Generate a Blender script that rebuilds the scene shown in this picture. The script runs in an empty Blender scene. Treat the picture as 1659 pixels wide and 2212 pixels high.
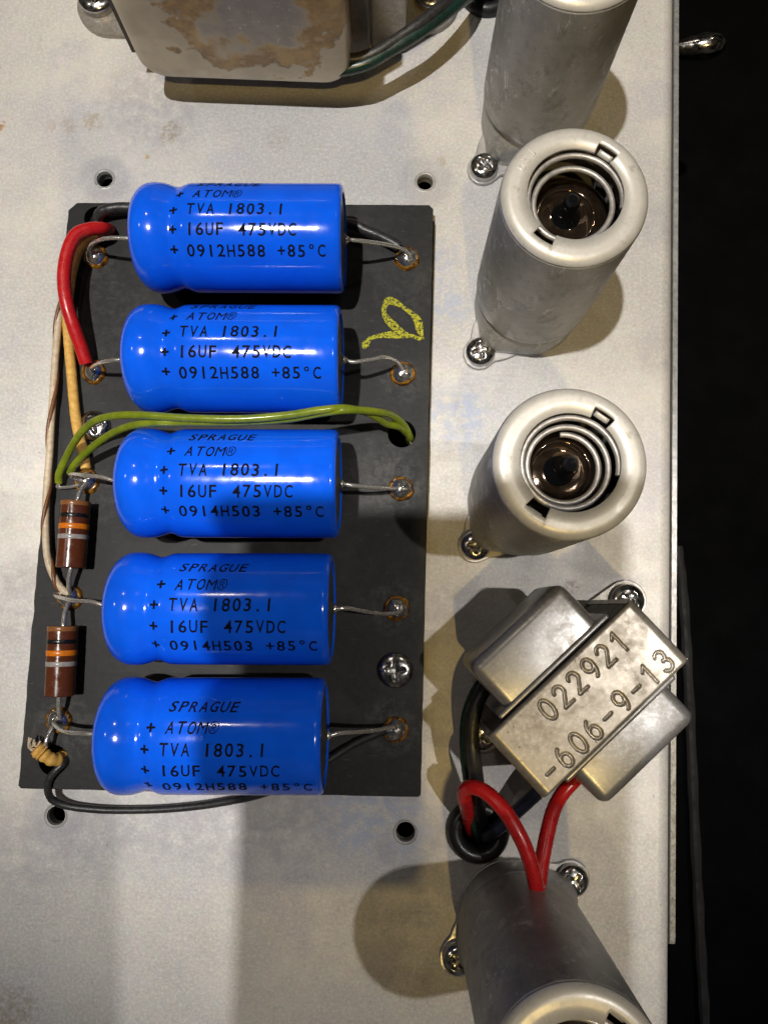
import bpy, bmesh, math, random
from mathutils import Vector, Matrix
import numpy as np
random.seed(7); rng = np.random.RandomState(7)
C = bpy.context.scene.collection
S = 0.001                                    # everything below is written in millimetres
# ---------------------------------------------------------------- camera (solved from the photo; chassis top is z = 0)
CAMH = 175.0; FPX = 1662.0; PW, PH = 1659.0, 2212.0
R3 = np.array([[0.99868073, -0.0484228, 0.01708921], [0.05014756, 0.99129762, -0.12171377], [-0.01104677, 0.12241018, 0.99241812]])
cd = bpy.data.cameras.new('camera'); cam = bpy.data.objects.new('camera', cd); C.objects.link(cam)
mw = Matrix([list(r) for r in R3]).to_4x4(); mw.translation = (0, 0, CAMH * S); cam.matrix_world = mw
cd.sensor_fit = 'VERTICAL'; cd.sensor_height = 34.6; cd.lens = 34.6 * FPX / PH
cd.clip_start = 0.002; cd.clip_end = 20
bpy.context.scene.camera = cam
# ---------------------------------------------------------------- dim warm room, ceiling bulbs
w = bpy.data.worlds.new('World'); bpy.context.scene.world = w; w.use_nodes = True
wt = w.node_tree; bg = wt.nodes['Background']; tc = wt.nodes.new('ShaderNodeTexCoord'); nz = wt.nodes.new('ShaderNodeTexNoise'); rp = wt.nodes.new('ShaderNodeValToRGB')
nz.inputs['Scale'].default_value = 2.6; nz.inputs['Detail'].default_value = 3                      # an unlit, cluttered room
rp.color_ramp.elements[0].position = .42; rp.color_ramp.elements[0].color = (.16, .13, .10, 1); rp.color_ramp.elements[1].position = .62; rp.color_ramp.elements[1].color = (2.6, 2.35, 2.0, 1)
wt.links.new(tc.outputs['Generated'], nz.inputs['Vector']); wt.links.new(nz.outputs['Fac'], rp.inputs['Fac']); wt.links.new(rp.outputs['Color'], bg.inputs[0])
bg.inputs[1].default_value = 0.028
def bulb(x, y, z, watt, col, rad=11, aim=None, cone=0, blend=1.0):
    l = bpy.data.lights.new('ceiling_spot' if aim else 'ceiling_bulb', 'SPOT' if aim else 'POINT'); l.energy = watt; l.color = col; l.shadow_soft_size = rad * S
    o = bpy.data.objects.new(l.name, l); o.location = (x * S, y * S, z * S); C.objects.link(o)
    if aim:
        l.spot_size = math.radians(cone); l.spot_blend = blend
        o.rotation_euler = (Vector((aim[0] - x, aim[1] - y, -z))).to_track_quat('-Z', 'Y').to_euler()
bulb(-180, 10, 1100, 48, (1.0, 0.97, 0.92), aim=(-15, 95), cone=25)
bulb(412, 13, 1100, 17, (1.0, 0.95, 0.88), aim=(0, -140), cone=21, blend=.4)
bulb(85, -485, 1100, 17, (1.0, 0.71, 0.25), aim=(45, 128), cone=22)
bulb(-760, 120, 1100, 2.6, (1.0, 0.90, 0.78))
bulb(-330, 560, 1100, 2.0, (1.0, 0.90, 0.78))
bulb(330, 620, 1100, 1.8, (1.0, 0.90, 0.78))
vs = bpy.context.scene.view_settings
vs.view_transform = 'Standard'; vs.look = 'None'; vs.exposure = 0; vs.gamma = 1; vs.use_curve_mapping = False

# ---------------------------------------------------------------- helpers
def un(px, py, z=0.0):
    """photo pixel (1659 x 2212 frame) -> point at height z"""
    v = R3 @ np.array([px - PW / 2, -(py - PH / 2), -FPX]); t = (CAMH - z) / -v[2]
    return np.array([v[0] * t, v[1] * t, z])
def ray(px, py):
    v = R3 @ np.array([px - PW / 2, -(py - PH / 2), -FPX]); return v / np.linalg.norm(v)
def crop(x0, y0, sc):
    return lambda cx, cy: ((x0 + cx / sc) / 1.173, (y0 + cy / sc) / 1.173)
class MB:
    def __init__(s): s.v = []; s.f = []
    def add(s, vs, fs):
        b = len(s.v); s.v += [tuple(map(float, p)) for p in vs]; s.f += [tuple(b + i for i in q) for q in fs]; return s
    def grid(s, rows, closed=True, cap0=False, cap1=False):
        n = len(rows[0]); vs = [p for r in rows for p in r]; fs = []
        for i in range(len(rows) - 1):
            for j in range(n if closed else n - 1):
                k = (j + 1) % n
                fs.append((i * n + j, i * n + k, (i + 1) * n + k, (i + 1) * n + j))
        if cap0: fs.append(tuple(range(n - 1, -1, -1)))
        if cap1: fs.append(tuple((len(rows) - 1) * n + j for j in range(n)))
        return s.add(vs, fs)
    def lathe(s, prof, o, seg=48, ax=None, sd=None, cap0=False, cap1=False, rmod=None):
        """prof: (radius, height along axis)"""
        a = np.array(ax if ax is not None else (0, 0, 1.0), float); a /= np.linalg.norm(a)
        sd = np.array(sd if sd is not None else ((1, 0, 0) if abs(a[0]) < .9 else (0, 1, 0)), float)
        sd -= sd.dot(a) * a; sd /= np.linalg.norm(sd); t = np.cross(a, sd); o = np.array(o, float)
        rows = []
        for (r, h) in prof:
            row = []
            for j in range(seg):
                p = 2 * math.pi * j / seg; rr = r if rmod is None else rmod(r, h, p)
                row.append(o + a * h + rr * (math.cos(p) * sd + math.sin(p) * t))
            rows.append(row)
        return s.grid(rows, True, cap0, cap1)
    def tube(s, path, rad, seg=12, caps=True):
        P = [np.array(p, float) for p in path]; n = len(P); rows = []; up = None
        for i in range(n):
            d = P[min(i + 1, n - 1)] - P[max(i - 1, 0)]; d /= (np.linalg.norm(d) + 1e-9)
            if up is None:
                up = np.array((0, 0, 1.0)) if abs(d[2]) < .9 else np.array((1.0, 0, 0))
            up = up - up.dot(d) * d; up /= np.linalg.norm(up); sd = np.cross(d, up)
            r = rad[i] if hasattr(rad, '__len__') else rad
            rows.append([P[i] + r * (math.cos(2 * math.pi * j / seg) * up + math.sin(2 * math.pi * j / seg) * sd) for j in range(seg)])
        return s.grid(rows, True, caps, caps)
    def box(s, lo, hi):
        (a, b, c), (d, e, f) = lo, hi
        return s.add([(a, b, c), (d, b, c), (d, e, c), (a, e, c), (a, b, f), (d, b, f), (d, e, f), (a, e, f)],
                     [(3, 2, 1, 0), (4, 5, 6, 7), (0, 1, 5, 4), (1, 2, 6, 5), (2, 3, 7, 6), (3, 0, 4, 7)])
    def rbox(s, lo, hi, rad, seg=4, fr=None):
        bm = bmesh.new(); bmesh.ops.create_cube(bm, size=1.0)
        c = (np.array(lo) + np.array(hi)) / 2; d = np.array(hi, float) - np.array(lo)
        for v in bm.verts: v.co = Vector([c[k] + v.co[k] * d[k] for k in range(3)])
        bmesh.ops.bevel(bm, geom=list(bm.edges), offset=rad, segments=seg, profile=.5, affect='EDGES')
        bm.verts.ensure_lookup_table()
        vs = [np.array(v.co) for v in bm.verts]
        if fr is not None: vs = [fr(v) for v in vs]
        s.add(vs, [tuple(v.index for v in f.verts) for f in bm.faces]); bm.free(); return s
    def plate(s, outer, holes, z0, z1):
        bm = bmesh.new(); E = []
        for loop in [outer] + holes:
            V = [bm.verts.new((p[0], p[1], z1)) for p in loop]
            E += [bm.edges.new((V[i], V[(i + 1) % len(V)])) for i in range(len(V))]
        bmesh.ops.triangle_fill(bm, use_beauty=True, use_dissolve=False, edges=E)
        bmesh.ops.recalc_face_normals(bm, faces=list(bm.faces))
        if sum(f.normal.z for f in bm.faces) < 0: bmesh.ops.reverse_faces(bm, faces=list(bm.faces))
        r = bmesh.ops.extrude_face_region(bm, geom=list(bm.faces))
        nv = [g for g in r['geom'] if isinstance(g, bmesh.types.BMVert)]
        nf = set(g for g in r['geom'] if isinstance(g, bmesh.types.BMFace))
        for v in nv: v.co.z = z0
        bmesh.ops.recalc_face_normals(bm, faces=list(bm.faces))
        bm.verts.index_update()
        s.add([tuple(v.co) for v in bm.verts], [tuple(v.index for v in f.verts) for f in bm.faces]); bm.free(); return s
ORG = {}
def link(name, mb, mat, org, sharp=35):
    me = bpy.data.meshes.new(name)
    me.from_pydata([((x - org[0]) * S, (y - org[1]) * S, (z - org[2]) * S) for x, y, z in mb.v], [], mb.f)
    me.polygons.foreach_set('use_smooth', [True] * len(me.polygons)); me.update()
    me.set_sharp_from_angle(angle=math.radians(sharp))
    o = bpy.data.objects.new(name, me); C.objects.link(o); me.materials.append(mat); ORG[o.name] = tuple(org); return o
def tag(o, label, cat, group=None):
    o['label'] = label; o['category'] = cat
    if group: o['group'] = group
def thing(name, label, cat, loc, group=None):
    o = bpy.data.objects.new(name, None); C.objects.link(o); o.empty_display_size = .005
    o.location = tuple(v * S for v in loc); ORG[o.name] = tuple(loc); tag(o, label, cat, group); return o
def part(name, mb, mat, parent, sharp=35, bevel=0):
    o = link(name, mb, mat, ORG[parent.name], sharp); o.parent = parent
    if bevel: bev(o, bevel)
    return o
def single(name, mb, mat, label=None, cat=None, group=None, sharp=35, kind=None):
    a = np.array(mb.v); org = ((a[:, 0].min() + a[:, 0].max()) / 2, (a[:, 1].min() + a[:, 1].max()) / 2, a[:, 2].min())
    o = link(name, mb, mat, org, sharp); o.location = tuple(v * S for v in org)
    if label: tag(o, label, cat, group)
    if kind: o['kind'] = kind
    return o
def bev(o, wd, seg=2):
    m = o.modifiers.new('bevel', 'BEVEL'); m.width = wd * S; m.segments = seg; m.limit_method = 'ANGLE'; m.angle_limit = math.radians(50)
def smooth(pts, n=8):
    P = [np.array(p, float) for p in pts]; P = [2 * P[0] - P[1]] + P + [2 * P[-1] - P[-2]]; out = []
    for i in range(1, len(P) - 2):
        for k in range(n):
            t = k / n; a, b, c, d = P[i - 1:i + 3]
            out.append(.5 * (2 * b + (c - a) * t + (2 * a - 5 * b + 4 * c - d) * t * t + (3 * b - a - 3 * c + d) * t ** 3))
    out.append(P[-2]); return out
def path(pts, n=8): return smooth([un(*p) for p in pts], n)
def circ(c, r, n=32, sy=1.0): return [(c[0] + r * math.cos(2 * math.pi * k / n), c[1] + sy * r * math.sin(2 * math.pi * k / n)) for k in range(n)]

# ---------------------------------------------------------------- materials
class NT:
    def __init__(s, name):
        s.m = bpy.data.materials.new(name); s.m.use_nodes = True; s.t = s.m.node_tree; s.b = s.t.nodes['Principled BSDF']
        s.co = s.t.nodes.new('ShaderNodeTexCoord').outputs['Object']
    def n(s, typ, **kw):
        x = s.t.nodes.new(typ)
        for k, v in kw.items(): setattr(x, k, v)
        return x
    def l(s, a, b): s.t.links.new(a, b)
    def mapped(s, scale=(1, 1, 1), loc=(0, 0, 0), rot=(0, 0, 0)):
        m = s.n('ShaderNodeMapping'); s.l(s.co, m.inputs[0]); m.inputs['Scale'].default_value = scale
        m.inputs['Location'].default_value = loc; m.inputs['Rotation'].default_value = rot; return m.outputs[0]
    def noise(s, scale, detail=4, rough=.6, vec=None, dist=0):
        x = s.n('ShaderNodeTexNoise'); x.inputs['Scale'].default_value = scale; x.inputs['Detail'].default_value = detail
        x.inputs['Roughness'].default_value = rough; x.inputs['Distortion'].default_value = dist
        s.l(vec if vec is not None else s.co, x.inputs['Vector']); return x.outputs['Fac']
    def ramp(s, fac, a, b, lo=0., hi=1.):
        x = s.n('ShaderNodeMapRange'); s.l(fac, x.inputs[0])
        x.inputs[1].default_value = a; x.inputs[2].default_value = b; x.inputs[3].default_value = lo; x.inputs[4].default_value = hi
        x.interpolation_type = 'SMOOTHSTEP'; return x.outputs[0]
    def mix(s, fac, a, b, mode='MIX'):
        x = s.n('ShaderNodeMix', data_type='RGBA', blend_type=mode)
        for src, idx in ((fac, 0), (a, 6), (b, 7)):
            if hasattr(src, 'is_linked'): s.l(src, x.inputs[idx])
            elif idx == 0: x.inputs[0].default_value = src
            else: x.inputs[idx].default_value = (*src, 1)
        return x.outputs[2]
    def math(s, op, a, b=0.):
        x = s.n('ShaderNodeMath', operation=op)
        for i, v in enumerate((a, b)):
            if hasattr(v, 'is_linked'): s.l(v, x.inputs[i])
            else: x.inputs[i].default_value = v
        return x.outputs[0]
    def blob(s, x, y, r, soft, wob=0., wscale=300):
        """1 inside a wobbly disc at (x, y) millimetres"""
        d = s.n('ShaderNodeVectorMath', operation='DISTANCE'); f = s.n('ShaderNodeVectorMath', operation='MULTIPLY')
        s.l(s.co, f.inputs[0]); f.inputs[1].default_value = (1, 1, 0); s.l(f.outputs[0], d.inputs[0]); d.inputs[1].default_value = (x * S, y * S, 0)
        v = d.outputs['Value']
        if wob: v = s.math('ADD', v, s.math('MULTIPLY', s.math('SUBTRACT', s.noise(wscale, 4), .5), wob * S))
        return s.ramp(v, (r - soft) * S, (r + soft) * S, 1, 0)
    def bump(s, h, strength, dist):
        x = s.n('ShaderNodeBump'); x.inputs['Strength'].default_value = strength; x.inputs['Distance'].default_value = dist * S
        s.l(h, x.inputs['Height']); s.l(x.outputs[0], s.b.inputs['Normal'])
    def set(s, **kw):
        for k, v in kw.items():
            k = {'col': 'Base Color', 'rough': 'Roughness', 'metal': 'Metallic', 'spec': 'Specular IOR Level', 'coat': 'Coat Weight', 'coatr': 'Coat Roughness', 'trans': 'Transmission Weight', 'alpha': 'Alpha', 'ior': 'IOR'}[k]
            if hasattr(v, 'is_linked'): s.l(v, s.b.inputs[k])
            elif k == 'Base Color': s.b.inputs[k].default_value = (*v, 1)
            else: s.b.inputs[k].default_value = v
        return s
def plain(name, c1, c2=None, scale=300, rough=.5, metal=0., bump=0., bscale=1500, bdist=.05, rvar=.1, **kw):
    m = NT(name); c2 = c2 or tuple(v * .8 for v in c1)
    n = m.noise(scale, 5); m.set(col=m.mix(m.ramp(n, .3, .7), c1, c2), rough=m.ramp(m.noise(scale * 1.7, 4), .3, .7, max(.02, rough - rvar), rough + rvar), metal=metal, **kw)
    if bump: m.bump(m.noise(bscale, 4), bump, bdist)
    return m.m
MAT = {}
# zinc plated steel sheet, with smudges and a few rust spots
m = NT('zinc_sheet')
big = m.ramp(m.noise(16, 6, .65), .38, .64); mid = m.ramp(m.noise(75, 7, .7), .38, .66); fine = m.noise(1500, 4, .75); grain = m.noise(620, 5, .75)
col = m.mix(big, (.565, .545, .515), (.430, .420, .42)); col = m.mix(m.math('MULTIPLY', mid, .5), col, (.40, .385, .375))
spang = m.n('ShaderNodeTexVoronoi'); spang.inputs['Scale'].default_value = 800; m.l(m.co, spang.inputs['Vector'])
col = m.mix(.05, col, spang.outputs['Color'], 'SOFT_LIGHT')
lil = m.ramp(m.noise(38, 5, .65, m.mapped((1, 1, 1), (.3, .2, .5))), .52, .66); col = m.mix(m.math('MULTIPLY', lil, .6), col, (.40, .385, .435))
col = m.mix(m.math('MULTIPLY', m.ramp(fine, .40, .72), .55), col, (.72, .70, .665)); col = m.mix(m.math('MULTIPLY', m.ramp(grain, .54, .74), .50), col, (.33, .315, .30))
blue = None
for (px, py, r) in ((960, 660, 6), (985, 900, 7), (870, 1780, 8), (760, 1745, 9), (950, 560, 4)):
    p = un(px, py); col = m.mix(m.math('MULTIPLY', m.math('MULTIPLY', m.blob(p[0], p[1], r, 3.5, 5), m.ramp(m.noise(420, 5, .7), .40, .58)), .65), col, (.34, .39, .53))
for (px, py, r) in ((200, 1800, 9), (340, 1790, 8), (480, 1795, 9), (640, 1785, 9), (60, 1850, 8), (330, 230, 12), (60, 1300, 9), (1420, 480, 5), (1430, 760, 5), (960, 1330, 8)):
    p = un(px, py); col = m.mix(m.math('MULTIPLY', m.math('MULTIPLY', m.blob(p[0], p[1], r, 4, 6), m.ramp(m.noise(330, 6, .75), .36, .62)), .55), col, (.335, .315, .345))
for (px, py, r) in ((227, 387, 6.2), (918, 393, 6.5), (122, 1762, 7), (876, 1797, 8)):
    p = un(px, py); k = m.blob(p[0], p[1], r, 1.0, 2.2); k = m.math('MULTIPLY', k, m.ramp(m.noise(200, 5), .3, .65, .3, 1)); col = m.mix(m.math('MULTIPLY', k, .45), col, (.30, .29, .32))
for (px, py, r, st, c) in ((6, 272, 1.0, .9, (.35, .14, .03)), (200, 262, 2.2, .6, (.34, .25, .14)), (150, 270, 2.0, .45, (.36, .27, .16)), (110, 272, 1.6, .4, (.36, .27, .16)), (370, 282, 2.2, .6, (.24, .18, .10)), (362, 300, 1.4, .5, (.28, .21, .13)), (318, 338, .6, .7, (.4, .28, .12)), (955, 350, 1.2, .5, (.34, .25, .14)), (1622, 600, .5, .6, (.3, .2, .08)), (320, 340, .6, .7, (.45, .3, .1)), (1235, 1265, 1.6, .5, (.16, .1, .07)), (600, 300, 3.0, .35, (.3, .27, .22)), (30, 2190, 5, .55, (.24, .19, .12))):
    p = un(px, py); k = m.math('MULTIPLY', m.blob(p[0], p[1], r, r * .45, r * 2.2, 700), m.ramp(m.noise(900, 4), .38, .6)); col = m.mix(m.math('MULTIPLY', k, st), col, c)
scr = m.ramp(m.noise(260, 3, .6, m.mapped((1, 9, 1), rot=(0, 0, .9))), .66, .74); scm = m.ramp(m.noise(22, 2), .5, .62)
col = m.mix(m.math('MULTIPLY', m.math('MULTIPLY', scr, scm), .35), col, (.18, .17, .18))
sp = m.math('MULTIPLY', m.ramp(m.noise(520, 2), .74, .78), m.ramp(m.noise(30, 2), .48, .6)); col = m.mix(m.math('MULTIPLY', sp, .6), col, (.15, .12, .09))
m.set(col=col, rough=m.ramp(mid, 0, 1, .44, .56), metal=.18, spec=.35); m.bump(m.math('ADD', fine, m.math('MULTIPLY', grain, .8)), .55, .08); MAT['zinc'] = m.m
# shield cans
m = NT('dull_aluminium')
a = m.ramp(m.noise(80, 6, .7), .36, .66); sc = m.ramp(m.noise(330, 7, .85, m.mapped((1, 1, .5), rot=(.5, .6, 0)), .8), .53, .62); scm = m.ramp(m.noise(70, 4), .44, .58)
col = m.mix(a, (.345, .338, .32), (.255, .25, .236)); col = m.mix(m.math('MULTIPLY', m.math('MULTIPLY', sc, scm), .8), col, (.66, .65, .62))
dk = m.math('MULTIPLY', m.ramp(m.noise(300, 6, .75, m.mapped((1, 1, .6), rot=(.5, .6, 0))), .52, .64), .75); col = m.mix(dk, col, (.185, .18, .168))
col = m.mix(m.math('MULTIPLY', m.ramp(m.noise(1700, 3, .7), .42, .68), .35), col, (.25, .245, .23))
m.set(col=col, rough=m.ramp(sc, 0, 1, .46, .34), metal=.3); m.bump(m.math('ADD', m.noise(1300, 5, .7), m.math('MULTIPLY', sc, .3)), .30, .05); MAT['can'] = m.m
m = NT('pale_top_ring')  # flat top of the shields, coloured paler than the can body
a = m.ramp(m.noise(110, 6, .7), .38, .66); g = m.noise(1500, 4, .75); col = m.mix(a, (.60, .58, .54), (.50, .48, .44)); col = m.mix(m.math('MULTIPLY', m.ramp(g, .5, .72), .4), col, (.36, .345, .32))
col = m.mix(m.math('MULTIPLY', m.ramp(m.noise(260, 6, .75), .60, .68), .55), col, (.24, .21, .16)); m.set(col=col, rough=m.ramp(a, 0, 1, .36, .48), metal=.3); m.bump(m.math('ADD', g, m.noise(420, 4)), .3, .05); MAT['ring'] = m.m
MAT['spring'] = plain('spring_wire', (.44, .42, .40), (.30, .285, .27), 800, .42, .5, .15)
MAT['saddle'] = plain('saddle_steel', (.56, .54, .52), (.44, .43, .42), 300, .38, .6, .1)
MAT['chrome'] = plain('screw_zinc', (.58, .57, .56), (.38, .37, .36), 900, .17, 1., .10, 1200, .03, .06)
MAT['getter'] = plain('getter_glass', (.20, .145, .105), (.075, .050, .034), 170, .06, .93, .25, 260, .25, .03)
MAT['tip'] = plain('glass_tip', (.004, .0045, .006), None, 400, .05, 0, 0, rvar=.02)
MAT['mica'] = plain('getter_ring', (.30, .20, .10), (.16, .10, .05), 500, .2, .8)
MAT['blue'] = None
m = NT('blue_sleeve'); nz = m.noise(160, 4); m.set(col=m.mix(m.math('MULTIPLY', m.ramp(m.noise(1500, 2), .76, .80), .5), m.mix(m.ramp(nz, .3, .7), (.004, .118, .88), (.004, .100, .77)), (.25, .40, .80)), rough=m.ramp(m.noise(500, 4), .3, .7, .09, .15), spec=.5); m.bump(m.noise(260, 4), .07, .10); MAT['blue'] = m.m
MAT['ink'] = plain('black_ink', (.006, .006, .012), None, 900, .65, spec=.06, rvar=.05)
MAT['endcap'] = plain('cap_end', (.10, .10, .105), (.055, .055, .06), 500, .45, .5, .1)
MAT['lead'] = plain('tinned_lead', (.88, .85, .79), (.76, .72, .66), 400, .24, .85)
m = NT('fibre_board')
fb = m.noise(700, 5, .7); col = m.mix(m.ramp(fb, .35, .7), (.0075, .0075, .0078), (.0135, .0133, .013)); 
col = m.mix(m.math('MULTIPLY', m.ramp(m.noise(55, 6, .7), .48, .72), .75), col, (.034, .0325, .030))
col = m.mix(m.ramp(m.noise(1500, 2), .77, .82), col, (.20, .18, .15)); col = m.mix(m.math('MULTIPLY', m.ramp(m.noise(300, 3, .6, m.mapped((1, 6, 1))), .64, .74), .5), col, (.07, .066, .062))
bo = (un(150, 438, 4.0) + un(909, 1722, 4.0)) / 2
for (px, py, r_, st_) in ((850, 1045, 6.5, .8), (852, 1310, 6, .6), (845, 1570, 6, .7), (870, 825, 5, .6), (140, 1575, 7, .7), (210, 575, 5, .5), (215, 1075, 6, .5), (830, 1030, 9, .4), (250, 700, 10, .35), (880, 620, 8, .35)):
    p = un(px, py, 4.0) - bo; k = m.math('MULTIPLY', m.blob(p[0], p[1], r_, 1.3, 3.0), m.ramp(m.noise(480, 6, .75), .40, .66)); col = m.mix(m.math('MULTIPLY', k, st_), col, (.062, .059, .055))
m.set(col=col, rough=.56, spec=.30); m.bump(fb, .5, .10); MAT['board'] = m.m
MAT['brown'] = plain('resistor_brown', (.105, .028, .010), (.085, .022, .008), 400, .22)
for k, c in (('bandlb', (.26, .10, .03)), ('bandk', (.008, .008, .008)), ('bando', (.72, .19, .008)), ('bands', (.36, .33, .31))): MAT[k] = plain('paint_' + k, c, None, 900, .28)
MAT['red'] = plain('red_vinyl', (.52, .012, .012), (.44, .010, .012), 400, .30, 0, .12, 700, .06)
MAT['cloth_y'] = plain('yellow_cloth', (.76, .46, .11), (.58, .30, .055), 900, .62, 0, .6, 2600, .12)
MAT['cloth_w'] = plain('cream_cloth', (.66, .55, .40), (.50, .38, .24), 900, .45, 0, .5, 2600, .10)
MAT['cloth_b'] = plain('brown_tracer', (.20, .075, .02), (.13, .045, .012), 900, .40, 0, .5, 2600, .08)
MAT['black_cloth'] = plain('black_waxed_cloth', (.014, .014, .015), (.032, .031, .032), 1100, .38, 0, .6, 1900, .10)
MAT['green'] = plain('olive_green_insulation', (.215, .255, .016), (.13, .17, .010), 250, .22, 0, .25, 900, .08)
MAT['green_d'] = plain('dark_green_insulation', (.006, .030, .022), (.010, .020, .016), 500, .33, 0, .2, 900, .06)
MAT['navy'] = plain('navy_insulation', (.010, .013, .030), (.007, .008, .016), 500, .38, 0, .2, 900, .06)
MAT['rubber'] = plain('black_rubber', (.010, .010, .010), (.016, .016, .016), 500, .36)
MAT['solder'] = plain('solder', (.86, .84, .80), (.66, .63, .58), 500, .12, .95, .7, 380, .35, .06)
m = NT('amber_flux'); m.set(col=m.mix(m.ramp(m.noise(600, 4), .35, .65), (.34, .145, .010), (.05, .018, .002)), rough=.06, coat=1., coatr=.03); m.bump(m.noise(500, 3), .35, .2); MAT['flux'] = m.m
MAT['brass'] = plain('brass_eyelet', (.50, .36, .13), (.30, .20, .07), 600, .25, 1.)
m = NT('yellow_chalk'); m.set(col=m.mix(m.ramp(m.noise(1500, 3), .3, .7), (.50, .47, .035), (.36, .34, .02)), rough=.9, alpha=m.ramp(m.noise(1700, 4, .75), .44, .50)); MAT['chalk'] = m.m
m = NT('inductor_steel')
a = m.ramp(m.noise(130, 6, .7), .35, .7); col = m.mix(a, (.31, .285, .25), (.20, .18, .155)); col = m.mix(m.math('MULTIPLY', m.ramp(m.noise(1300, 3), .4, .75), .40), col, (.50, .48, .45))
sp = m.math('MULTIPLY', m.ramp(m.noise(1000, 3, .7), .62, .67), m.ramp(m.noise(110, 3), .54, .64)); col = m.mix(m.math('MULTIPLY', sp, .9), col, (.07, .032, .014))
m.set(col=col, rough=m.ramp(a, 0, 1, .33, .46), metal=.55); m.bump(m.noise(1300, 4), .2, .05); MAT['strap'] = m.m
m = NT('bell_steel')
a = m.ramp(m.noise(90, 6, .7), .36, .66); g = m.noise(1500, 4, .75); col = m.mix(a, (.33, .33, .34), (.22, .215, .21)); col = m.mix(m.math('MULTIPLY', m.ramp(g, .45, .7), .45), col, (.50, .50, .51))
col = m.mix(m.math('MULTIPLY', m.ramp(m.noise(240, 5, .7), .60, .70), .5), col, (.20, .15, .09)); m.set(col=col, rough=m.ramp(a, 0, 1, .30, .42), metal=.65); m.bump(g, .3, .05); MAT['bell'] = m.m
MAT['core'] = plain('lamination_core', (.03, .028, .026), (.06, .045, .03), 300, .6)
MAT['table'] = plain('black_felt', (.0022, .0022, .0026), (.0015, .0015, .0017), 60, .95, 0, 0, spec=.05)
MAT['welt'] = plain('grey_welt', (.0085, .008, .009), (.0035, .0033, .0038), 160, .8)
MAT['panel'] = plain('faceplate_edge', (.40, .40, .40), (.26, .26, .26), 900, .4, .7, .4, 2600, .08)
MAT['phone'] = plain('phone_back', (.01, .01, .011), None, 300, .4)

# ---------------------------------------------------------------- setting: black surface far below
T = MB(); T.box((-500, -500, -92), (600, 600, -90)); single('tabletop', T, MAT['table'], kind='structure')
P = [un(px, py, -88) for px, py in ((1462, 1180), (1475, 1290), (1487, 1500), (1500, 1800), (1512, 2040), (1523, 2240), (1532, 2420))]
W = MB(); W.tube(smooth(P, 14), [1.7 + .15 * math.sin(i * .9) for i in range(85)], 10)
single('cloth_welt', W, MAT['welt'], 'thin grey welt running along the black cloth below the chassis edge', 'welt')

# ---------------------------------------------------------------- chassis
EDGE = 59.9; BR = 3.0; YB, YT = -150.0, 190.0; XL = -135.0
screw_holes = [((227, 387), 2.0), ((918, 393), 2.0), ((122, 1762), 2.05), ((876, 1797), 2.15)]
wire_holes = [((209, 471), 3.4), ((116, 1642), 3.6), ((868, 937), 3.5), ((1032, 1795), 5.0), ((1052, -14), 5.0)]
chas = thing('amplifier_chassis', 'bare zinc plated steel amplifier chassis with scuffed, lightly stained top', 'chassis', (0, 0, -60))
outer = [(XL, YB), (EDGE, YB), (EDGE, YT), (XL, YT)]
holes = [circ(un(*p), r, 28) for p, r in screw_holes + wire_holes]
mb = MB(); mb.plate(outer, holes, -1.2, 0); top = part('top_panel', mb, MAT['zinc'], chas)
mb = MB()
prof = [(EDGE + BR * math.sin(a), -BR + BR * math.cos(a)) for a in [math.pi / 2 * k / 10 for k in range(11)]] + [(EDGE + BR, -60)]
ys = [YB + (YT - YB) * k / 40 for k in range(41)]
mb.grid([[(x, y, z) for x, z in prof] for y in ys], closed=False); mb.f = [tuple(reversed(f)) for f in mb.f]
fw = part('front_wall', mb, MAT['zinc'], chas)
mb = MB(); mb.box((XL, YB, -60), (XL + 1.2, YT, -1.25)); part('rear_wall', mb, MAT['zinc'], chas)
for (p, r) in screw_holes:                              # extruded, threaded rims
    c = un(*p); mb = MB()
    mb.lathe([(r + .6, .02), (r + .45, .08), (r + .2, .07), (r + .02, -.15), (r - .1, -.7), (r - .22, -1.0), (r - .1, -1.3), (r - .22, -1.6), (r - .1, -1.9), (r - .22, -2.2), (r - .15, -3.2)], c, 36)
    part('hole_rim', mb, MAT['can'], top, 60)
# separate face plate on the front wall
y0 = un(1462, 2044, -1)[1]; mb = MB(); X0, X1 = EDGE + BR + .03, EDGE + BR + 1.15
pl = [(y0 + 1.2, -1), (y0 + .35, -1.2), (y0, -2.0), (y0, -55), (YT, -55), (YT, -1)]
mb.add([(X0, y, z) for y, z in pl] + [(X1, y, z) for y, z in pl], [tuple(range(5, -1, -1)), tuple(range(6, 12))] + [(i, (i + 1) % 6, 6 + (i + 1) % 6, 6 + i) for i in range(6)])
single('face_plate', mb, MAT['panel'], 'thin metal face plate standing against the chassis front wall', 'face plate')

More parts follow.
